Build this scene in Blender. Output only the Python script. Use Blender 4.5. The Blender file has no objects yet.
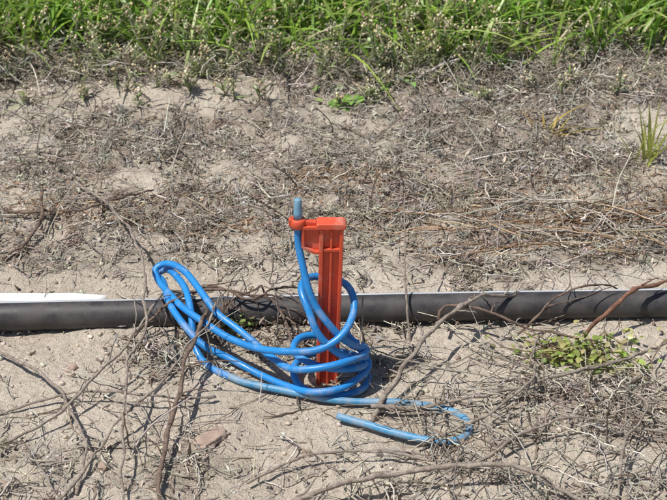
import bpy, math, numpy as np
from mathutils import Vector
rng=np.random.default_rng(7)
S=bpy.context.scene
def link(o,parent=None):
    S.collection.objects.link(o)
    if parent: o.parent=parent
    return o
def empty(name):
    e=bpy.data.objects.new(name,None);e.empty_display_size=.02;return link(e)
# ---------------------------------------------------------------- noise
def _h(ix,iy,s):
    n=(ix*374761393+iy*668265263+s*1442695041)&0x7fffffff
    n=((n^(n>>13))*1274126177)&0x7fffffff
    n=n^(n>>16)
    return (n&0xffff)/32767.5-1
def vn(x,y,s=0):
    x=np.asarray(x,float);y=np.asarray(y,float)
    ix=np.floor(x).astype(np.int64);iy=np.floor(y).astype(np.int64)
    fx=x-ix;fy=y-iy;fx=fx*fx*fx*(fx*(fx*6-15)+10);fy=fy*fy*fy*(fy*(fy*6-15)+10)
    a=_h(ix,iy,s);b=_h(ix+1,iy,s);c=_h(ix,iy+1,s);d=_h(ix+1,iy+1,s)
    return (a*(1-fx)+b*fx)*(1-fy)+(c*(1-fx)+d*fx)*fy
def fbm(x,y,s=0,o=4):
    t=0;a=1.;n=0
    for i in range(o):
        t=t+a*vn(x,y,s+i*17);n+=a;a*=.5
        x,y=(x*1.6-y*1.2)+3.1,(x*1.2+y*1.6)-1.7
    return t/n
def ss(a,b,x):
    t=np.clip((x-a)/(b-a),0,1);return t*t*(3-2*t)
def litter(x,y):
    """how much dry plant litter lies at a place, 0..1"""
    x=np.asarray(x,float);y=np.asarray(y,float)
    m=.66*ss(-.08,-.01,y)+.05
    m=m+.40*ss(.02,.2,x)*ss(-.13,-.22,y)
    m=m+.12*ss(-.2,-.35,y)
    n=fbm(x*9,y*12,5,3)+.35*vn(x*45,y*60,19)
    sandy=np.exp(-((x+.20)**2/.012+(y-.31)**2/.0012))*.8+np.exp(-((x-.30)**2/.003+(y-.14)**2/.0006))+np.exp(-((x+.2)**2/.02+(y-.13)**2/.0006))*.6
    return np.clip(m+n*.75-.04-sandy*.7,0,1)
def H(x,y):
    x=np.asarray(x,float);y=np.asarray(y,float)
    d=np.abs(y+.12)
    st=np.exp(-((x)**2+(y+.21)**2)/.0030)
    amp=(.0022+.010*ss(.03,.25,d))
    h=amp*fbm(x*7+3,y*8,1,3)
    near=1-ss(1.2,3,np.hypot(x,y))
    L=litter(x,y)
    h=h+(.0016+.0034*L)*fbm(x*38,y*42,2,3)*near+(.0009+.0018*L)*fbm(x*130,y*130,3,2)*near
    h=h+.012*ss(.12,.42,y)+.010*np.exp(-((x+.20)**2/.012+(y-.33)**2/.002))
    h=h+.0055*np.exp(-((d-.017)/.010)**2)*(.5+.9*vn(x*26,y*5,9))
    h=h*(1-.8*st)
    r=np.hypot(x,y)
    return h+.25*ss(4,30,r)*fbm(x*.12,y*.12,11,3)
# ---------------------------------------------------------------- materials
def mat(name):
    m=bpy.data.materials.new(name);m.use_nodes=True
    nt=m.node_tree;b=nt.nodes['Principled BSDF'];return m,nt,b
def N(nt,t,**k):
    n=nt.nodes.new(t)
    for a,v in k.items():
        if hasattr(n,a): setattr(n,a,v)
        else: n.inputs[a].default_value=v
    return n
def noise(nt,co,scale,detail=4,rough=.6,stretch=None):
    n=N(nt,'ShaderNodeTexNoise');n.inputs['Scale'].default_value=scale;n.inputs['Detail'].default_value=detail;n.inputs['Roughness'].default_value=rough
    if stretch:
        mp=N(nt,'ShaderNodeMapping');mp.inputs['Scale'].default_value=stretch
        nt.links.new(co,mp.inputs[0]);co=mp.outputs[0]
    nt.links.new(co,n.inputs['Vector']);return n.outputs['Fac']
def ramp(nt,f,stops):
    r=N(nt,'ShaderNodeValToRGB');e=r.color_ramp.elements
    while len(e)<len(stops): e.new(.5)
    for i,(p,c) in enumerate(stops):
        e[i].position=p;e[i].color=(c[0],c[1],c[2],1) if hasattr(c,'__len__') else (c,c,c,1)
    nt.links.new(f,r.inputs[0]);return r.outputs[0]
def mix(nt,f,a,b,bt='MIX'):
    m=N(nt,'ShaderNodeMix');m.data_type='RGBA';m.blend_type=bt
    for s,v in ((0,f),(6,a),(7,b)):
        if isinstance(v,(int,float)): m.inputs[s].default_value=v
        elif isinstance(v,tuple): m.inputs[s].default_value=(*v,1)
        else: nt.links.new(v,m.inputs[s])
    return m.outputs[2]
def bump(nt,b,f,st,dist):
    n=N(nt,'ShaderNodeBump');n.inputs['Strength'].default_value=st;n.inputs['Distance'].default_value=dist
    nt.links.new(f,n.inputs['Height']);nt.links.new(n.outputs[0],b.inputs['Normal'])
def attrmat(name,rough=.85,trans=0.,nscale=250,lo=.7,spec=.2):
    m,nt,b=mat(name)
    a=N(nt,'ShaderNodeAttribute');a.attribute_name='Col'
    co=N(nt,'ShaderNodeTexCoord').outputs['Object']
    f=noise(nt,co,nscale,1)
    c=mix(nt,1.,a.outputs['Color'],ramp(nt,f,[(.3,lo),(.7,1.15)]),'MULTIPLY')
    nt.links.new(c,b.inputs['Base Color']);b.inputs['Roughness'].default_value=rough
    b.inputs['Specular IOR Level'].default_value=spec
    if trans>0:
        t=N(nt,'ShaderNodeBsdfTranslucent');nt.links.new(c,t.inputs[0])
        mx=N(nt,'ShaderNodeMixShader');mx.inputs[0].default_value=trans
        nt.links.new(b.outputs[0],mx.inputs[1]);nt.links.new(t.outputs[0],mx.inputs[2])
        nt.links.new(mx.outputs[0],nt.nodes['Material Output'].inputs[0])
    return m
M_straw=attrmat('dry_straw')
M_flake=attrmat('dry_leaf_flakes')
M_leaf=attrmat('green_blade',rough=.4,trans=.42,nscale=60,lo=.85,spec=.5)
M_clod=attrmat('sand_clod',rough=.95,nscale=600)
# ground
M_ground,nt,b=mat('sandy_soil')
co=N(nt,'ShaderNodeTexCoord').outputs['Object']
at=N(nt,'ShaderNodeAttribute');at.attribute_name='Col'
big=noise(nt,co,6,3);med=noise(nt,co,45,4,.65);fine=noise(nt,co,700,2,.7);mid2=noise(nt,co,200,3,.7)
sand=ramp(nt,big,[(.3,(.43,.365,.29)),(.55,(.51,.445,.365)),(.75,(.57,.51,.43))])
sand=mix(nt,1.,sand,ramp(nt,fine,[(.25,.66),(.5,1.),(.75,1.18)]),'MULTIPLY')
sand=mix(nt,1.,sand,ramp(nt,mid2,[(.3,.78),(.6,1.06)]),'MULTIPLY')
lit=ramp(nt,med,[(.3,(.17,.135,.10)),(.5,(.30,.25,.20)),(.7,(.42,.365,.30))])
lit=mix(nt,1.,lit,ramp(nt,fine,[(.3,.5),(.7,1.3)]),'MULTIPLY')
sep=N(nt,'ShaderNodeSeparateColor');nt.links.new(at.outputs['Color'],sep.inputs[0])
ad=N(nt,'ShaderNodeMath',operation='ADD');nt.links.new(sep.outputs[0],ad.inputs[0]);nt.links.new(med,ad.inputs[1])
ad2=N(nt,'ShaderNodeMath',operation='ADD');nt.links.new(ad.outputs[0],ad2.inputs[0]);nt.links.new(mid2,ad2.inputs[1])
mr=N(nt,'ShaderNodeMapRange');mr.inputs[1].default_value=1.2;mr.inputs[2].default_value=1.75;nt.links.new(ad2.outputs[0],mr.inputs[0])
col=mix(nt,mr.outputs[0],sand,lit)
col=mix(nt,sep.outputs[1],col,mix(nt,med,(.10,.12,.04),(.24,.21,.11)))
nt.links.new(col,b.inputs['Base Color']);b.inputs['Roughness'].default_value=.95;b.inputs['Specular IOR Level'].default_value=.1
hm=N(nt,'ShaderNodeMath',operation='MULTIPLY_ADD');nt.links.new(mid2,hm.inputs[0]);hm.inputs[1].default_value=2.2;nt.links.new(fine,hm.inputs[2])
bump(nt,b,hm.outputs[0],1.,.0015)
# bark
def bark(name,c1,c2):
    m,nt,b=mat(name);co=N(nt,'ShaderNodeTexCoord').outputs['Object']
    f=noise(nt,co,160,3,.7);g=noise(nt,co,900,2,.7)
    c=ramp(nt,f,[(.3,c1),(.65,c2)]);c=mix(nt,1.,c,ramp(nt,g,[(.3,.65),(.7,1.2)]),'MULTIPLY')
    nt.links.new(c,b.inputs['Base Color']);b.inputs['Roughness'].default_value=.85;b.inputs['Specular IOR Level'].default_value=.2
    bump(nt,b,g,.8,.0006);return m
M_barkG=bark('grey_vine_bark',(.16,.125,.10),(.38,.32,.265))
M_barkD=bark('dark_vine_bark',(.08,.055,.045),(.24,.17,.13))
M_barkR=bark('reddish_vine_bark',(.12,.06,.04),(.28,.15,.10))
# plastics
def plastic(name,c,rough,dust=.25,dustc=(.5,.44,.37),var=.85,thr=(.52,.72),sc=60):
    m,nt,b=mat(name);co=N(nt,'ShaderNodeTexCoord').outputs['Object']
    f=noise(nt,co,sc,5,.7);g=noise(nt,co,25,3)
    cc=mix(nt,1.,c,ramp(nt,g,[(.3,var),(.7,1.1)]),'MULTIPLY')
    d=ramp(nt,f,[(thr[0],0.),(thr[1],dust)])
    nt.links.new(mix(nt,d,cc,dustc),b.inputs['Base Color'])
    r=ramp(nt,f,[(.4,rough),(.7,min(1,rough+.3))]);nt.links.new(r,b.inputs['Roughness'])
    bump(nt,b,noise(nt,co,500,3),.25,.0003);return m
M_orange=plastic('orange_plastic',(.66,.088,.036),.38,.35,var=.8)
M_blue=plastic('blue_tube_plastic',(.022,.235,.60),.32,.4,var=.8)
M_teal=plastic('dusty_blue_tube_plastic',(.04,.25,.46),.42,.5,var=.8,thr=(.40,.66))
M_fit=plastic('grey_blue_fitting_plastic',(.16,.34,.48),.45,.3)
M_pipe=plastic('black_pipe_plastic',(.036,.033,.035),.44,.34,(.24,.205,.18),thr=(.40,.80),sc=40)
M_stripe=plastic('pale_stripe_plastic',(.50,.56,.62),.5,.6,thr=(.35,.62))
M_white=plastic('white_plastic',(.75,.75,.73),.5,.4)
M_stone,nt,b=mat('brown_stone');co=N(nt,'ShaderNodeTexCoord').outputs['Object']
f=noise(nt,co,90,5,.7);nt.links.new(ramp(nt,f,[(.3,(.3,.21,.16)),(.7,(.44,.34,.27))]),b.inputs['Base Color']);b.inputs['Roughness'].default_value=.9;bump(nt,b,f,.6,.001)
# ---------------------------------------------------------------- mesh helpers
def make(name,V,F,m,col=None,smooth=True,parent=None,mi=None):
    me=bpy.data.meshes.new(name);V=np.asarray(V,np.float32).reshape(-1,3);F=np.asarray(F,np.int32)
    k=F.shape[1];me.vertices.add(len(V));me.vertices.foreach_set('co',V.ravel())
    me.loops.add(F.size);me.loops.foreach_set('vertex_index',F.ravel())
    me.polygons.add(len(F));me.polygons.foreach_set('loop_start',np.arange(0,F.size,k,dtype=np.int32))
    try: me.polygons.foreach_set('loop_total',np.full(len(F),k,np.int32))
    except Exception: pass
    me.update(calc_edges=True)
    if smooth: me.polygons.foreach_set('use_smooth',np.ones(len(F),bool))
    for mm in (m if isinstance(m,list) else [m]): me.materials.append(mm)
    if mi is not None: me.polygons.foreach_set('material_index',np.asarray(mi,np.int32))
    if col is not None:
        a=me.color_attributes.new('Col','FLOAT_COLOR','POINT')
        c=np.ones((len(V),4),np.float32);c[:,:3]=col;a.data.foreach_set('color',c.ravel())
    me.validate();me.update()
    o=bpy.data.objects.new(name,me);return link(o,parent)
def unit(a): return a/np.maximum(np.linalg.norm(a,axis=-1,keepdims=True),1e-9)
def batch_tube(P,R,sides=3):
    n,k,_=P.shape;T=unit(np.gradient(P,axis=1))
    ref=unit(rng.normal(size=(n,1,3)));A=unit(np.cross(T,ref));B=np.cross(T,A)
    th=np.arange(sides)*2*np.pi/sides
    V=P[:,:,None,:]+R[:,:,None,None]*(A[:,:,None,:]*np.cos(th)[None,None,:,None]+B[:,:,None,:]*np.sin(th)[None,None,:,None])
    i=np.arange(n)[:,None,None]*k*sides;j=np.arange(k-1)[None,:,None]*sides;s=np.arange(sides)[None,None,:];s2=(s+1)%sides
    F=np.stack([i+j+s,i+j+s2,i+j+sides+s2,i+j+sides+s],-1).reshape(-1,4)
    return V.reshape(-1,3),F,k*sides
def batch_ribbon(P,W,side):
    n,k,_=P.shape
    if side.ndim==2: side=side[:,None,:]
    V=np.stack([P-side*W[:,:,None],P+side*W[:,:,None]],2)
    i=np.arange(n)[:,None]*k*2;j=np.arange(k-1)[None,:]*2
    F=np.stack([i+j,i+j+1,i+j+3,i+j+2],-1).reshape(-1,4)
    return V.reshape(-1,3),F,k*2
class Acc:
    def __init__(s): s.V=[];s.F=[];s.C=[];s.n=0
    def add(s,vf,col):
        V,F,per=vf;s.V.append(V);s.F.append(F+s.n);s.n+=len(V)
        s.C.append(np.repeat(col,per,axis=0) if per else col)
    def make(s,name,m,**k): return make(name,np.concatenate(s.V),np.concatenate(s.F),m,np.concatenate(s.C),**k)
def pick(pal,n,jit=.18):
    pal=np.array(pal);c=pal[rng.integers(0,len(pal),n)]
    return np.clip(c*(1+rng.normal(size=(n,1))*jit)*(1+rng.normal(size=(n,3))*.04),.005,.85)
def cr(pts,step):
    p=np.array(pts,float);p=np.vstack([2*p[0]-p[1],p,2*p[-1]-p[-2]]);out=[]
    for i in range(1,len(p)-2):
        L=np.linalg.norm(p[i+1,:3]-p[i,:3]);n=max(2,int(L/step));t=np.linspace(0,1,n,endpoint=False)[:,None]
        a,b,c,d=p[i-1],p[i],p[i+1],p[i+2]
        out.append(.5*((2*b)+(-a+c)*t+(2*a-5*b+4*c-d)*t*t+(-a+3*b-3*c+d)*t**3))
    out.append(p[-2][None]);return np.vstack(out)
def tube(name,P,R,m,sides=14,parent=None,cap=True):
    P=np.asarray(P,float);n=len(P);R=np.broadcast_to(R,(n,));T=unit(np.gradient(P,axis=0))
    A=np.zeros((n,3));a=np.cross(T[0],[.31,.2,.93]);a/=np.linalg.norm(a)
    for i in range(n):
        a=a-T[i]*a.dot(T[i]);a/=np.linalg.norm(a);A[i]=a
    B=np.cross(T,A);th=np.arange(sides)*2*np.pi/sides
    V=(P[:,None]+R[:,None,None]*(A[:,None]*np.cos(th)[None,:,None]+B[:,None]*np.sin(th)[None,:,None])).reshape(-1,3)
    j=np.arange(n-1)[:,None]*sides;s=np.arange(sides)[None];s2=(s+1)%sides
    F=np.stack([j+s,j+s2,j+sides+s2,j+sides+s],-1).reshape(-1,4)
    if cap:
        V=np.vstack([V,P[0],P[-1]]);c0=n*sides;o=(n-1)*sides;q=[]
        for s_ in range(0,sides,2):
            q.append([c0,(s_+2)%sides,s_+1,s_]);q.append([c0+1,o+s_,o+s_+1,o+(s_+2)%sides])
        F=np.vstack([F,np.array(q)])
    return make(name,V,F,m,parent=parent)
# ---------------------------------------------------------------- ground
def axis(a,b,n,far):
    c=np.linspace(a,b,n);st=(b-a)/n;g=[];x=0;s=st
    while x<far: s*=1.2;x+=s;g.append(x)
    g=np.array(g);return np.concatenate([(a-g)[::-1],c,b+g])
xs=axis(-.48,.48,440,60);ys=axis(-.46,.72,520,60)
X,Y=np.meshgrid(xs,ys);Z=H(X,Y);nx,ny=len(xs),len(ys)
V=np.stack([X,Y,Z],-1).reshape(-1,3)
j,i=np.meshgrid(np.arange(ny-1),np.arange(nx-1),indexing='ij');a=(j*nx+i).ravel()
F=np.stack([a,a+1,a+nx+1,a+nx],-1)
g=np.zeros((len(V),3));g[:,0]=litter(V[:,0],V[:,1])
g[:,1]=ss(.42,.66,V[:,1]+.06*vn(V[:,0]*9,V[:,1]*9,4))*.85
make('ground',V,F,M_ground,g)
# ---------------------------------------------------------------- clods
t=(1+5**.5)/2
ico=unit(np.array([(-1,t,0),(1,t,0),(-1,-t,0),(1,-t,0),(0,-1,t),(0,1,t),(0,-1,-t),(0,1,-t),(t,0,-1),(t,0,1),(-t,0,-1),(-t,0,1)],float))
icf=np.array([(0,11,5),(0,5,1),(0,1,7),(0,7,10),(0,10,11),(1,5,9),(5,11,4),(11,10,2),(10,7,6),(7,1,8),(3,9,4),(3,4,2),(3,2,6),(3,6,8),(3,8,9),(4,9,5),(2,4,11),(6,2,10),(8,6,7),(9,8,1)])
def scatter(n,x0,x1,y0,y1,f=None):
    out=[];m=0
    while m<n:
        x=rng.uniform(x0,x1,n*2);y=rng.uniform(y0,y1,n*2)
        if f is not None:
            k=rng.random(n*2)<f(x,y);x,y=x[k],y[k]
        out.append(np.stack([x,y],1));m+=len(x)
    return np.concatenate(out)[:n]
n=11000;p=scatter(n,-.5,.5,-.45,.5)
r=.0006+.0022*rng.random(n)**4
sc=r[:,None]*(1+.5*rng.uniform(-1,1,(n,3)));sc[:,2]*=.7
V=ico[None]*sc[:,None]*(1+.25*rng.uniform(-1,1,(n,12,1)))
ang=rng.uniform(0,6.3,n);c,s=np.cos(ang)[:,None],np.sin(ang)[:,None]
V=np.stack([V[...,0]*c-V[...,1]*s,V[...,0]*s+V[...,1]*c,V[...,2]],-1)
V+=np.stack([p[:,0],p[:,1],H(p[:,0],p[:,1])+sc[:,2]*.4],-1)[:,None]
F=(icf[None]+np.arange(n)[:,None,None]*12).reshape(-1,3)
make('sand_clods',V.reshape(-1,3),F,M_clod,np.repeat(pick([(.50,.44,.36),(.45,.39,.31),(.55,.49,.41),(.33,.28,.22)],n,.12),12,0),smooth=False)
# ---------------------------------------------------------------- litter
PAL=[(.43,.40,.35),(.50,.45,.37),(.36,.31,.25),(.22,.17,.13),(.58,.53,.45),(.29,.24,.19)]
PALR=[(.33,.20,.12),(.40,.27,.17),(.25,.15,.09),(.48,.36,.24)]
def straws(acc,p,Lmin,Lmax,r0,r1,pal,K=5,lift=.004,ang=None,tilt=.12,curl=.8,sides=3,col=None):
    n=len(p);L=Lmin+(Lmax-Lmin)*rng.random(n)**1.8
    th=rng.uniform(0,2*np.pi,n) if ang is None else ang
    cu=rng.normal(size=n)*curl
    t=np.linspace(-.5,.5,K)[None]
    a=th[:,None]+cu[:,None]*t
    dx=np.cos(a)*L[:,None]/(K-1);dy=np.sin(a)*L[:,None]/(K-1)
    x=p[:,:1]+np.cumsum(dx,1)-dx.sum(1,keepdims=True)/2;y=p[:,1:2]+np.cumsum(dy,1)-dy.sum(1,keepdims=True)/2
    x=x+rng.normal(size=x.shape)*L[:,None]*.02;y=y+rng.normal(size=x.shape)*L[:,None]*.02
    z=H(x,y)*.6+H(p[:,0],p[:,1])[:,None]*.4+rng.random((n,1))*lift+r0+t*rng.normal(size=(n,1))*L[:,None]*tilt
    z=np.maximum(z,H(x,y)-.0008)
    r=(r0+(r1-r0)*rng.random(n)**2)[:,None]*(1-.35*np.abs(t*2)**2)*(1+.15*rng.normal(size=x.shape))
    acc.add(batch_tube(np.stack([x,y,z],-1),np.abs(r),sides),pick(pal,n) if col is None else col)
A=Acc()
GE=lambda x,y:litter(x,y)**1.2*(1-ss(.38,.5,y))
straws(A,scatter(12000,-.55,.55,-.45,.5,GE),.005,.024,.0003,.0008,PAL)
straws(A,scatter(1700,-.55,.55,-.45,.5,GE),.02,.055,.0004,.0011,PAL,K=7,lift=.008)
straws(A,scatter(1500,-.55,.55,-.45,.3),.006,.04,.0003,.0007,PAL)
# crumpled dead weed tufts
m=1150;k=15;cc=scatter(m,-.5,.5,-.4,.45,GE);cp=np.repeat(cc,k,0)+rng.normal(size=(m*k,2))*np.repeat(rng.uniform(.0015,.006,(m,1)),k,0)
straws(A,cp,.004,.016,.0003,.0009,PAL,K=5,lift=.006,tilt=.55,curl=1.7,col=np.clip(np.repeat(pick(PAL,m,.2),k,0)*(1+.15*rng.normal(size=(m*k,1))),.01,.8))
n=1700;p=scatter(n,-.5,.55,.02,.15,lambda x,y:.2+.8*ss(.1,.5,vn(x*8,y*14,31)))
straws(A,p,.006,.022,.0003,.0007,PALR+PAL[:1])
n=110;p=scatter(n,.05,.48,-.02,.08)
straws(A,p,.04,.15,.0005,.0011,PALR+[PAL[2],PAL[0]],K=9,lift=.010,ang=rng.normal(size=n)*.35+np.pi*rng.integers(0,2,n),tilt=.05,curl=.5)
n=700;p=scatter(n,.12,.5,-.03,.14)
straws(A,p,.008,.035,.0003,.0008,PALR+PAL[:2])
n=400;p=scatter(n,.02,.45,-.42,-.16)
straws(A,p,.03,.12,.0004,.0010,PAL[:5],K=9,lift=.014,tilt=.12,curl=1.2)
n=90;p=scatter(n,-.4,.1,-.42,-.16)
straws(A,p,.02,.09,.0004,.0009,PAL,K=9,lift=.006,tilt=.07,curl=1.2)
A.make('dry_straw_litter',M_straw)
A=Acc()
def flakes(acc,p,lmin,lmax,pal,lift=.003):
    n=len(p);L=lmin+(lmax-lmin)*rng.random(n)**2;K=4
    th=rng.uniform(0,6.28,n);t=np.linspace(-.5,.5,K)[None]
    a=th[:,None]+rng.normal(size=(n,1))*1.2*t
    x=p[:,:1]+np.cos(a)*t*L[:,None];y=p[:,1:2]+np.sin(a)*t*L[:,None]
    cur=rng.normal(size=(n,1))*1.5
    z=H(p[:,0],p[:,1])[:,None]+.0006+rng.random((n,1))*lift+t*L[:,None]*rng.normal(size=(n,1))*.45+cur*(t**2-.08)*L[:,None]
    z=np.maximum(z,H(x,y)-.0003)
    W=L[:,None]*(.07+.14*rng.random((n,1)))*(1-(2*t)**2*.7)*(1+.4*rng.normal(size=(n,K)))
    sd=unit(np.stack([-np.sin(th),np.cos(th),rng.normal(size=n)*.8],-1))
    acc.add(batch_ribbon(np.stack([x,y,z],-1),np.abs(W),sd),pick(pal,n))
flakes(A,scatter(22000,-.55,.55,-.45,.5,GE),.002,.009,PAL[:4]+PAL[5:]+[(.3,.26,.21)],.005)
flakes(A,scatter(3000,-.5,.55,.03,.15,lambda x,y:.2+.8*ss(.1,.5,vn(x*8,y*14,31))),.002,.007,PALR)
flakes(A,scatter(700,-.13,-.02,-.16,-.10),.003,.009,[(.22,.16,.12),(.14,.1,.075),(.36,.29,.23)],.012)
flakes(A,scatter(1500,-.5,.5,-.45,-.1),.002,.008,PAL)
A.make('dry_leaf_litter',M_flake,smooth=False)
# standing dry stems
A=Acc();n=360;p=scatter(n,-.45,.45,-.4,.36,lambda x,y:.25+.75*litter(x,y))
K=7;L=.012+.05*rng.random(n)**2;t=np.linspace(0,1,K)[None]
dr=rng.normal(size=(n,2))*.45;cv=rng.normal(size=(n,2))*.35
x=p[:,:1]+L[:,None]*(dr[:,:1]*t+cv[:,:1]*t*t)+rng.normal(size=(n,K))*.0006;y=p[:,1:]+L[:,None]*(dr[:,1:]*t+cv[:,1:]*t*t)+rng.normal(size=(n,K))*.0006
z=H(p[:,0],p[:,1])[:,None]-.002+L[:,None]*t
A.add(batch_tube(np.stack([x,y,z],-1),(.0004+.0006*rng.random((n,1)))*(1-.5*t),4),pick(PAL,n))
for q,rr in (([(63,-148,-2),(61,-134,20),(59,-103,50),(60,-63,90)],.0011),([(27,-217,-2),(22,-209,35),(23,-191,70)],.0010),([(-55,-60,-2),(-52,-62,25),(-56,-58,48)],.0008),([(-46,-150,-2),(-45,-152,30),(-49,-150,55)],.0008)):
    P=cr(np.array(q)/1000,.006)[None];k=P.shape[1];P=P+rng.normal(size=P.shape)*.0004
    A.add(batch_tube(P,np.linspace(rr,rr*.6,k)[None],5),pick([(.42,.35,.28)],1))
A.make('standing_dry_stems',M_straw)
# ---------------------------------------------------------------- dry vines
def vine(pts,r0,r1,m,name='dry_vine',offs=4,seed=0):
    P=cr(np.array(pts,float)/1000,.004);n=len(P)
    P[:,2]+=H(P[:,0],P[:,1])
    s=np.cumsum(np.r_[0,np.linalg.norm(np.diff(P,axis=0),axis=1)])
    for k,(fr,am) in enumerate(((25,.0026),(70,.0012))):
        P[:,0]+=am*vn(s*fr,s*0+seed,51+k);P[:,1]+=am*vn(s*fr,s*0+seed,61+k);P[:,2]+=am*.8*vn(s*fr,s*0+seed,71+k)
    u=s/s[-1];R=(r0+(r1-r0)*u)*(1+.22*vn(s*120,s*0+seed,81)+.1*vn(s*400,s*0,82))
    knots=rng.random(8)
    for kk in knots: R=R*(1+.35*np.exp(-((s-kk*s[-1])/.0022)**2))
    e=empty(name);tube('main_stem',P,R,m,8,e)
    for q in range(offs):
        i=rng.integers(2,n-3);T=unit(P[i+1]-P[i-1]);d=unit(T*.7+rng.normal(size=3)*.6);d[2]=abs(d[2])*.5
        L=rng.uniform(.012,.05);t=np.linspace(0,1,9)[:,None];bend=rng.normal(size=3)*.35;bend[2]-=.35
        B=P[i]+L*(d*t+bend*t*t)+rng.normal(size=(9,3))*.0005;B[0]=P[i]
        B[:,2]=np.maximum(B[:,2],H(B[:,0],B[:,1])+.0005)
        tube('twig_%d'%(q+1),B,np.linspace(R[i]*.55,.0004,9),m,6,e)
vine([(-249,126,5),(-205,48,20),(-171,-52,40),(-152,-135,50),(-148,-196,50),(-156,-237,40),(-158,-276,30),(-156,-313,20),(-147,-372,5)],.0012,.0010,M_barkG,seed=1)
vine([(-285,-160,3),(-236,-207,10),(-205,-255,15),(-184,-302,12),(-182,-351,2)],.0013,.0011,M_barkG,seed=2)
vine([(-264,-312,2),(-228,-284,8),(-208,-264,12),(-184,-235,20),(-160,-201,30),(-146,-159,34),(-140,-135,30)],.0011,.0010,M_barkG,seed=3)
vine([(-120,-380,3),(-123,-323,10),(-119,-272,18),(-115,-230,26),(-108,-183,34),(-104,-160,38)],.0019,.0014,M_barkD,seed=4,offs=6)
vine([(28,-262,1),(32,-256,6),(48,-225,18),(73,-187,30),(98,-159,34),(129,-134,30),(165,-102,20),(190,-80,4)],.0021,.0013,M_barkG,seed=5,offs=6)
vine([(28,-254,8),(74,-252,10),(128,-244,14),(176,-230,18),(217,-212,18),(281,-166,10),(330,-150,4)],.0016,.0012,M_barkG,seed=6,offs=6)
vine([(-60,-378,2),(-48,-369,5),(-10,-358,14),(33,-348,20),(76,-342,22),(119,-348,20),(161,-361,12),(190,-378,4)],.0020,.0015,M_barkG,seed=7)
vine([(-325,64,5),(-276,51,10),(-225,57,12),(-170,108,6)],.0012,.0009,M_barkD,seed=8)
vine([(-270,62,20),(-268,30,12),(-276,-5,8),(-292,-21,4)],.0016,.0012,M_barkD,seed=9)
vine([(206,-150,4),(225,-145,30),(253,-125,36),(289,-109,34),(320,-100,20)],.0018,.0013,M_barkR,seed=10)
vine([(85,-150,26),(91,-142,30),(127,-154,28),(168,-158,16),(227,-165,4)],.0012,.0009,M_barkD,seed=11)
vine([(-200,-380,3),(-172,-311,10),(-149,-272,18),(-111,-201,30),(-95,-150,36)],.0011,.0009,M_barkG,seed=12)
vine([(-165,-150,3),(-140,-142,24),(-110,-128,32),(-80,-125,32),(-45,-140,26),(-30,-165,8)],.0013,.0010,M_barkD,seed=13,offs=9)
vine([(-120,-90,5),(-100,-118,31),(-70,-132,30),(-50,-118,32),(-20,-95,10)],.0011,.0008,M_barkD,seed=14,offs=8)
vine([(-96,-160,3),(-88,-140,24),(-66,-122,31),(-60,-108,27),(-58,-90,4)],.0011,.0008,M_barkD,seed=24,offs=9)
vine([(95,-330,4),(140,-300,14),(190,-290,18),(245,-300,10),(300,-290,4)],.0012,.0009,M_barkG,seed=15,offs=6)
vine([(60,-300,4),(120,-275,16),(150,-240,22),(160,-190,18),(175,-150,8)],.0011,.0008,M_barkG,seed=16,offs=6)
vine([(-260,-250,3),(-200,-240,10),(-140,-250,12),(-90,-235,6)],.0010,.0008,M_barkG,seed=17)
vine([(-60,-340,3),(-20,-318,10),(40,-312,12),(110,-325,6)],.0010,.0008,M_barkG,seed=18)
vine([(150,-150,4),(185,-128,30),(215,-112,29),(250,-85,6)],.0010,.0007,M_barkD,seed=19,offs=7)
vine([(200,-370,4),(215,-320,20),(235,-280,22),(225,-240,14),(250,-200,6)],.0010,.0008,M_barkG,seed=20,offs=8)
# ---------------------------------------------------------------- black pipe
e=empty('irrigation_pipe')
px=[(-1400,-175,12),(-600,-146,12),(-309,-133,12),(-276,-131,12),(-152,-126,12),(-28,-120,12),(139,-114,12),(280,-110,12),(325,-108,12),(600,-102,12),(1400,-95,12)]
P=cr(np.array(px)/1000,.01);P[:,2]=.0122;n=len(P);sd=72;R=.0123
T=unit(np.gradient(P,axis=0));Sd=unit(np.cross(T,[0,0,1]));th=np.arange(sd)*2*np.pi/sd
V=(P[:,None]+(Sd[:,None]*np.sin(th)[None,:,None]*-1+np.array([0,0,1.])*np.cos(th)[None,:,None])*R)
j=np.arange(n-1)[:,None]*sd;s=np.arange(sd)[None];F=np.stack([j+s,j+(s+1)%sd,j+sd+(s+1)%sd,j+sd+s],-1)
mi=np.zeros(F.shape[:2],int);deg=(np.degrees(th)+2.5)%360
mi[:,(deg>4)&(deg<26)]=1
make('pipe_wall',V.reshape(-1,3),F.reshape(-1,4),[M_pipe,M_stripe],mi=mi.ravel(),parent=e)
# white strip lying behind the pipe on the left
w=np.linspace(-.42,-.190,30);Vv=[];Fv=[]
for k,x in enumerate(w):
    f=1-.5*ss(.85,1,k/29.)
    yb=np.interp(x,[-.45,-.2],[-.123,-.116]);z=.0155+.0006*math.sin(x*60)
    for (yy,zz) in ((yb,z+.0032),(yb+.011*f,z+.0044),(yb+.0125*f,z+.0038),(yb+.011*f,z+.0028),(yb,z+.0016)): Vv.append((x,yy,zz))
for k in range(29):
    for q in range(5): Fv.append((k*5+q,k*5+(q+1)%5,(k+1)*5+(q+1)%5,(k+1)*5+q))
Fv+= [(145,146,148,149)]
make('white_plastic_strip',Vv,Fv,M_white,smooth=False)
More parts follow.
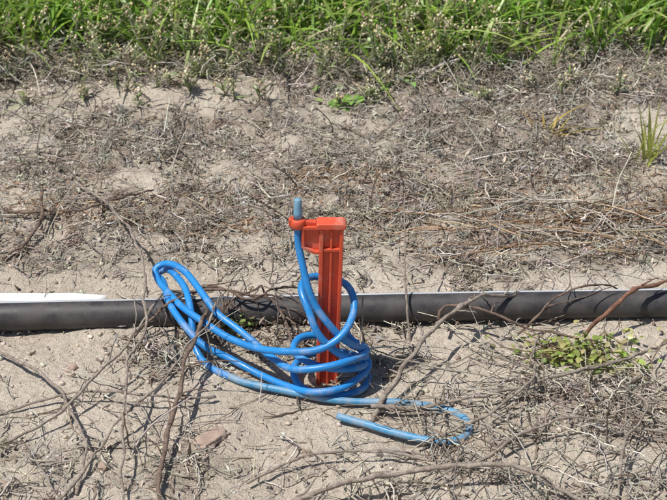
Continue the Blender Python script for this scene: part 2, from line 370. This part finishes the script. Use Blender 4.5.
# ---------------------------------------------------------------- orange stake
st=empty('irrigation_stake')
import bmesh
def prism(name,poly,y0,y1,bev=.0006,m=M_orange):
    bm=bmesh.new()
    f=[bm.verts.new((x/1000,y0/1000,z/1000)) for x,z in poly];b_=[bm.verts.new((x/1000,y1/1000,z/1000)) for x,z in poly]
    bm.faces.new(f);bm.faces.new(b_[::-1]);k=len(poly)
    for i in range(k): bm.faces.new((f[i],b_[i],b_[(i+1)%k],f[(i+1)%k]))
    bmesh.ops.recalc_face_normals(bm,faces=bm.faces)
    me=bpy.data.meshes.new(name);bm.to_mesh(me);bm.free();me.materials.append(m)
    o=bpy.data.objects.new(name,me);link(o,st)
    md=o.modifiers.new('b','BEVEL');md.width=bev;md.segments=3;md.limit_method='ANGLE'
    for p_ in me.polygons: p_.use_smooth=True
    o.modifiers.new('w','WEIGHTED_NORMAL')
    return o
st.location=(-.002,-.208,0)
prism('flange_left',[(-8.4,140),(-5.2,140),(-8.8,0),(-5,-60),(-7,-60),(-11.8,0)],-5,5)
prism('flange_right',[(6.9,140),(9.8,140),(5.6,0),(-2,-60),(-4,-60),(2.6,0)],-5,5)
prism('web',[(-6,139.5),(7.5,139.5),(3.2,0),(-3.5,-66),(-5.5,-66),(-9.4,0)],-1.6,1.6,.0002)
prism('centre_rib',[(-.2,139),(1.6,139),(-2.2,0),(-4.0,-62),(-5,-62),(-4.0,0)],-4.2,4.2,.0004)
prism('top_cap',[(-11,140.5),(11.5,140.5),(11.5,144),(9,145.6),(-8.5,145.6),(-11,144.6)],-6.2,6.2,.0009)
prism('cross_bar',[(-5.5,121),(7.1,121),(7.2,123.4),(-5.5,123.4)],-4.6,4.6,.0004)
prism('arm_web',[(-20.5,140),(-8.5,140),(-8.5,121),(-12,120),(-20.5,125)],-1.6,1.4,.0002)
prism('arm_top_rib',[(-22,142.5),(-11.3,142.5),(-9.3,139.8),(-22,139.8)],-4.6,4.6,.0005)
prism('arm_bottom_rib',[(-22,126.8),(-12.2,121.4),(-8.9,121.2),(-8.9,118.8),(-12.8,118.8),(-22,123.8)],-4.6,4.6,.0005)
prism('arm_left_rib',[(-22,139.5),(-19.6,139.5),(-19.6,125.8),(-22,127)],-4.6,4.6,.0005)
def ring(name,cx,cy,z0,z1,ro,ri,m,parent,sides=28):
    th=np.arange(sides)*2*np.pi/sides;b=.0007
    prof=[(ri,z0),(ro-b,z0),(ro,z0+b),(ro,z1-b),(ro-b,z1),(ri,z1)]
    V=[(cx+r*math.cos(a),cy+r*math.sin(a),z) for r,z in prof for a in th];F=[]
    for k in range(6):
        for s in range(sides):
            F.append((k*sides+s,k*sides+(s+1)%sides,((k+1)%6)*sides+(s+1)%sides,((k+1)%6)*sides+s))
    return make(name,V,F,m,parent=parent,smooth=False)
ring('clip_collar',-.0245,0,.1400,.1475,.0058,.0034,M_orange,st)
prism('clip_bridge',[(-20.6,146.5),(-10.8,145.2),(-10.8,142.7),(-20.6,142.7)],-2.4,2.4,.0005)
prism('clip_tab',[(-31.5,147),(-29.5,148),(-29.5,141.1),(-31.5,141.7)],-2.6,2.6,.0005)
# ---------------------------------------------------------------- blue tubing
bt=empty('blue_irrigation_tubing');r=.0029
def T_(name,pts,m=M_blue,rad=r,wob=.0010,seed=0):
    P=cr(np.array(pts,float)/1000,.003);s=np.arange(len(P))*.003
    P[:,0]+=wob*vn(s*30,s*0,seed+90);P[:,2]+=wob*vn(s*30,s*0,seed+91)
    tube(name,P,rad,m,16,bt)
T_('riser_and_coil',[(-26.5,-208,156),(-26.5,-208,142),(-26.5,-209,126),(-23,-214,108),(-19,-221,94),(-13,-225,80),(-5,-228,68),(5,-227,54),(17,-220,41),(25,-205,30),(15,-190,26),(-7,-184,28),(-26,-192,31),(-31,-212,31),(-16,-230,31),(6,-231,27),(23,-219,22),(23,-198,15),(5,-184,12),(-18,-186,11),(-31,-205,11),(-24,-229,8),(0,-236,6),(21,-226,5),(27,-208,5),(18,-196,4)],wob=.0004)
T_('upper_loop',[(18,-196,10),(25,-208,22),(9,-229,38),(-10,-233,60),(-20,-226,78),(-25,-212,88),(-18,-196,88),(-3,-190,84),(12,-197,82),(17,-210,71),(8,-229,59),(-10,-235,49),(-34,-228,42),(-66,-202,30),(-95,-178,29),(-122,-149,31),(-141,-114,31),(-148,-98,31),(-150,-91,34),(-145,-88,37),(-136,-93,40),(-122,-108,40),(-104,-140,36),(-92,-157,30),(-68,-180,22),(-48,-206,20),(-28,-235,30),(1,-238,36),(22,-220,34),(24,-204,30),(10,-188,28)],seed=3)
T_('lower_loop',[(10,-190,34),(27,-210,19),(11,-234,15),(-12,-240,12),(-34,-225,7),(-60,-204,6),(-82,-190,10),(-103,-182,17),(-119,-168,26),(-134,-139,31),(-144,-100,27),(-151,-88,25),(-148,-80,24),(-139,-88,30),(-124,-122,35),(-116,-150,30),(-114,-168,14),(-108,-181,5),(-97,-195,4),(-82,-207,4)],seed=5)
T_('ground_loop',[(-82,-207,4),(-66,-217,4),(-26,-232,5),(5,-241,5),(51,-245,5),(82,-250,4.5),(97,-261,4.5),(102,-274,4.5),(99,-286,4.5),(88,-293,4.5),(68,-291,4.5),(43,-282,4.5),(20,-270,5),(3,-262,6)],M_teal,seed=7)
tube('tube_tip_fitting',np.array([(-.0265,-.208,z) for z in (.147,.153,.154,.157,.158,.163,.164)]),[.0034,.0034,.0031,.0031,.0029,.0028,.0022],M_fit,16,bt)
# ---------------------------------------------------------------- stones
def stone(name,x,y,a,b_,c,seed,m=M_stone):
    bm=bmesh.new();bmesh.ops.create_icosphere(bm,subdivisions=4,radius=1)
    for v in bm.verts:
        q=v.co.copy();d=1+.22*float(vn(q.x*1.7+seed,q.y*1.7+q.z*1.3,seed))+.06*float(vn(q.x*6+seed,q.y*6+q.z*5,seed+3))
        q.z=max(min(q.z,.75),-.75)
        v.co=Vector((q.x*a*d,q.y*b_*d,q.z*c*d))
    me=bpy.data.meshes.new(name);bm.to_mesh(me);bm.free();me.materials.append(m)
    for p_ in me.polygons:p_.use_smooth=True
    o=bpy.data.objects.new(name,me);o.location=(x,y,float(H(x,y))+c*.25);o.rotation_euler=(0.05,.08,seed);link(o)
stone('stone',-.093,-.287,.015,.010,.0045,1);stone('stone',-.169,-.322,.005,.004,.003,2);stone('stone',-.02,-.30,.004,.003,.0025,3);stone('stone',-.21,-.19,.005,.004,.003,4);stone('stone',.045,-.345,.004,.0035,.003,5)
# ---------------------------------------------------------------- grass
def blades(acc,p,L,W,pal,lean=.5,K=7,curve=.6,z0=None):
    n=len(p);t=np.linspace(0,1,K)[None];a=rng.uniform(0,6.28,n);le=np.abs(rng.normal(size=n))*lean;cv=np.abs(rng.normal(size=n))*curve
    ou=(le[:,None]*t+cv[:,None]*t*t)*L[:,None]
    up=(t*(1-.25*le[:,None]*t)-cv[:,None]*.35*t**3)*L[:,None]
    x=p[:,:1]+np.cos(a)[:,None]*ou;y=p[:,1:2]+np.sin(a)[:,None]*ou
    z=(H(p[:,0],p[:,1]) if z0 is None else z0)[:,None]-.002+up
    z=np.maximum(z,H(x,y)+.0005)
    b2=a+np.pi/2+rng.normal(size=n)*.5
    sd=np.stack([np.cos(b2),np.sin(b2),rng.normal(size=n)*.2],-1)
    w=W[:,None]*np.minimum(1,(.45+2*t))*(1-t**2.2)+.0002
    acc.add(batch_ribbon(np.stack([x,y,z],-1),w,unit(sd)),pick(pal,n,.2))
GP=[(.28,.46,.07),(.22,.40,.05),(.36,.52,.09),(.17,.31,.045),(.44,.53,.15)]
A=Acc()
edge=lambda x:.365+.03*vn(x*7,x*0,40)+.02*ss(.1,.4,x)
dens=lambda x,y:ss(0,.12,y-edge(x))*(.3+.7*ss(-.5,.3,vn(x*16,y*16,42)))
n=13000;p=scatter(n,-.7,.7,.34,1.1,dens)
blades(A,p,.03+.075*rng.random(n),.0010+.0020*rng.random(n),GP)
n=2000;p=scatter(n,-.7,.7,.42,1.1,dens)
blades(A,p,.05+.085*rng.random(n),.0018+.0025*rng.random(n),GP)
n=2200;p=scatter(n,-.7,.7,.34,1.0,dens)
blades(A,p,.02+.07*rng.random(n),.0008+.0012*rng.random(n),[(.5,.43,.27),(.55,.48,.33),(.4,.35,.2)])
n=6000;p=scatter(n,-2.5,2.5,.75,4)
blades(A,p,.06+.1*rng.random(n),.003+.004*rng.random(n),GP,K=4)
A.make('green_grass',M_leaf)
A=Acc();B=Acc()
WP=[(.34,.38,.19),(.40,.42,.26),(.44,.41,.29),(.28,.36,.13)]
def weeds(p,hmin,hmax):
    n=len(p);Lw=rng.uniform(hmin,hmax,n);K=6;t=np.linspace(0,1,K)[None];dr=rng.normal(size=(n,2))*.2
    P=np.stack([p[:,:1]+Lw[:,None]*dr[:,:1]*t**1.3+rng.normal(size=(n,K))*.0008,p[:,1:]+Lw[:,None]*dr[:,1:]*t**1.3,H(p[:,0],p[:,1])[:,None]-.002+Lw[:,None]*t],-1)
    A.add(batch_tube(P,np.repeat(np.linspace(.0009,.0005,K)[None],n,0),4),pick(WP+[(.38,.32,.22)],n))
    m=14;idx=np.repeat(np.arange(n),m);u=rng.uniform(.08,1,len(idx))
    f=u*(K-1);i0=np.minimum(f.astype(int),K-2);fr=(f-i0)[:,None];base=P[idx,i0]*(1-fr)+P[idx,i0+1]*fr
    blades(A,base[:,:2],(.006+.014*rng.random(len(idx)))*(1.1-.5*u),.0007+.001*rng.random(len(idx)),WP,lean=.9,K=4,curve=.4,z0=base[:,2])
    mb=8;idx=np.repeat(np.arange(n),mb);q=P[idx,-1]+rng.normal(size=(len(idx),3))*np.array([.0035,.0035,.0045])
    rr=.0007+.0010*rng.random(len(idx));V=ico[None]*rr[:,None,None]*np.array([1,1,1.4])+q[:,None]
    F=(icf[None]+np.arange(len(idx))[:,None,None]*12).reshape(-1,3)
    B.V.append(V.reshape(-1,3));B.F.append(F+B.n);B.n+=len(idx)*12;B.C.append(np.repeat(pick([(.60,.52,.32),(.55,.45,.27),(.66,.6,.42),(.48,.37,.22)],len(idx)),12,0))
weeds(scatter(270,-.5,.20,.345,.54,lambda x,y:.3+.7*ss(-.2,.3,vn(x*9,y*9,44))),.025,.07)
weeds(scatter(60,.1,.5,.38,.6),.025,.06)
weeds(scatter(45,-.45,.45,.29,.37),.010,.03)
A.make('weed_foliage',M_leaf);B.make('weed_seed_heads',M_straw)
A=Acc();straws(A,scatter(3200,-.55,.55,.33,.52),.015,.05,.0004,.0009,PAL,K=6,lift=.02,tilt=.4);A.make('dry_edge_straw',M_straw)
# small plants
def leaves(acc,c,n,spread,L0,L1,wr,pal,zr):
    p=np.stack([c[0]+rng.normal(size=n)*spread[0],c[1]+rng.normal(size=n)*spread[1]],1)
    L=rng.uniform(L0,L1,n);K=6;t=np.linspace(0,1,K)[None];a=rng.uniform(0,6.28,n);el=rng.uniform(-.1,.9,n)
    x=p[:,:1]+np.cos(a)[:,None]*np.cos(el)[:,None]*t*L[:,None];y=p[:,1:]+np.sin(a)[:,None]*np.cos(el)[:,None]*t*L[:,None]
    z=H(p[:,0],p[:,1])[:,None]+rng.uniform(.001,zr,(n,1))+(np.sin(el)[:,None]*t-.5*t*t)*L[:,None]
    w=L[:,None]*wr*np.sin(np.pi*np.clip(t*.93+.05,0,1))**.8
    acc.add(batch_ribbon(np.stack([x,y,z],-1),w,np.stack([-np.sin(a),np.cos(a),rng.normal(size=n)*.3],-1)),pick(pal,n))
A=Acc();leaves(A,(.198,-.180),330,(.024,.014),.003,.009,.28,[(.36,.44,.11),(.27,.38,.08),(.5,.48,.2),(.42,.38,.18)],.015)
A.add(batch_tube(*(lambda P:(P,np.full(P.shape[:2],.0006)))(np.stack([np.linspace([.2,-.178,0],[.2+dx,-.178+dy,.014],5) for dx,dy in rng.normal(size=(24,2))*[.024,.013]])),3),pick([(.36,.26,.15)],24))
A.make('creeping_weed',M_leaf)
A=Acc();leaves(A,(.012,.300),20,(.008,.005),.010,.018,.24,[(.26,.46,.10),(.32,.5,.13)],.006);leaves(A,(.035,.33),16,(.02,.01),.008,.016,.2,[(.26,.42,.12)],.008);A.make('broadleaf_weed',M_leaf)
A=Acc();leaves(A,(-.078,-.140),16,(.007,.005),.006,.012,.25,[(.3,.38,.12)],.016);A.make('small_seedling',M_leaf)
A=Acc();n=18;blades(A,np.array([.307,.165])+rng.normal(size=(n,2))*.006,rng.uniform(.03,.09,n),rng.uniform(.0009,.0016,n),[(.50,.54,.14),(.42,.48,.12)],lean=.3,curve=.3);A.make('yellow_grass_tuft',M_leaf)
A=Acc();n=9;blades(A,np.array([.216,.235])+rng.normal(size=(n,2))*.005,rng.uniform(.015,.035,n),rng.uniform(.001,.0016,n),[(.58,.48,.13),(.55,.4,.11)],lean=.9,curve=.5);A.make('yellow_grass_tuft',M_leaf)
# ---------------------------------------------------------------- light
sd_=Vector((-.40,-.20,.90)).normalized()
w=bpy.data.worlds.new('World');S.world=w;w.use_nodes=True;nt=w.node_tree
sky=nt.nodes.new('ShaderNodeTexSky');sky.sky_type='NISHITA';sky.sun_disc=False
sky.sun_elevation=math.asin(sd_.z);sky.sun_rotation=math.atan2(sd_.x,sd_.y)
nt.links.new(sky.outputs[0],nt.nodes['Background'].inputs[0]);nt.nodes['Background'].inputs[1].default_value=.085
l=bpy.data.lights.new('sun','SUN');l.energy=5.0;l.angle=math.radians(.53);l.color=(1,.965,.91)
lo=bpy.data.objects.new('sun',l);link(lo);lo.rotation_euler=sd_.to_track_quat('Z','Y').to_euler();lo.location=(-1,-.5,3)
S.view_settings.view_transform='Standard';S.view_settings.look='None';S.view_settings.exposure=0
# ---------------------------------------------------------------- camera
c=bpy.data.cameras.new('camera');c.sensor_width=36;c.lens=90;c.clip_start=.05;c.clip_end=500
c.dof.use_dof=True;c.dof.focus_distance=1.33;c.dof.aperture_fstop=26
co_=bpy.data.objects.new('camera',c);link(co_);co_.location=(0,-1.299,.75);co_.rotation_euler=(math.radians(60),0,0)
S.camera=co_
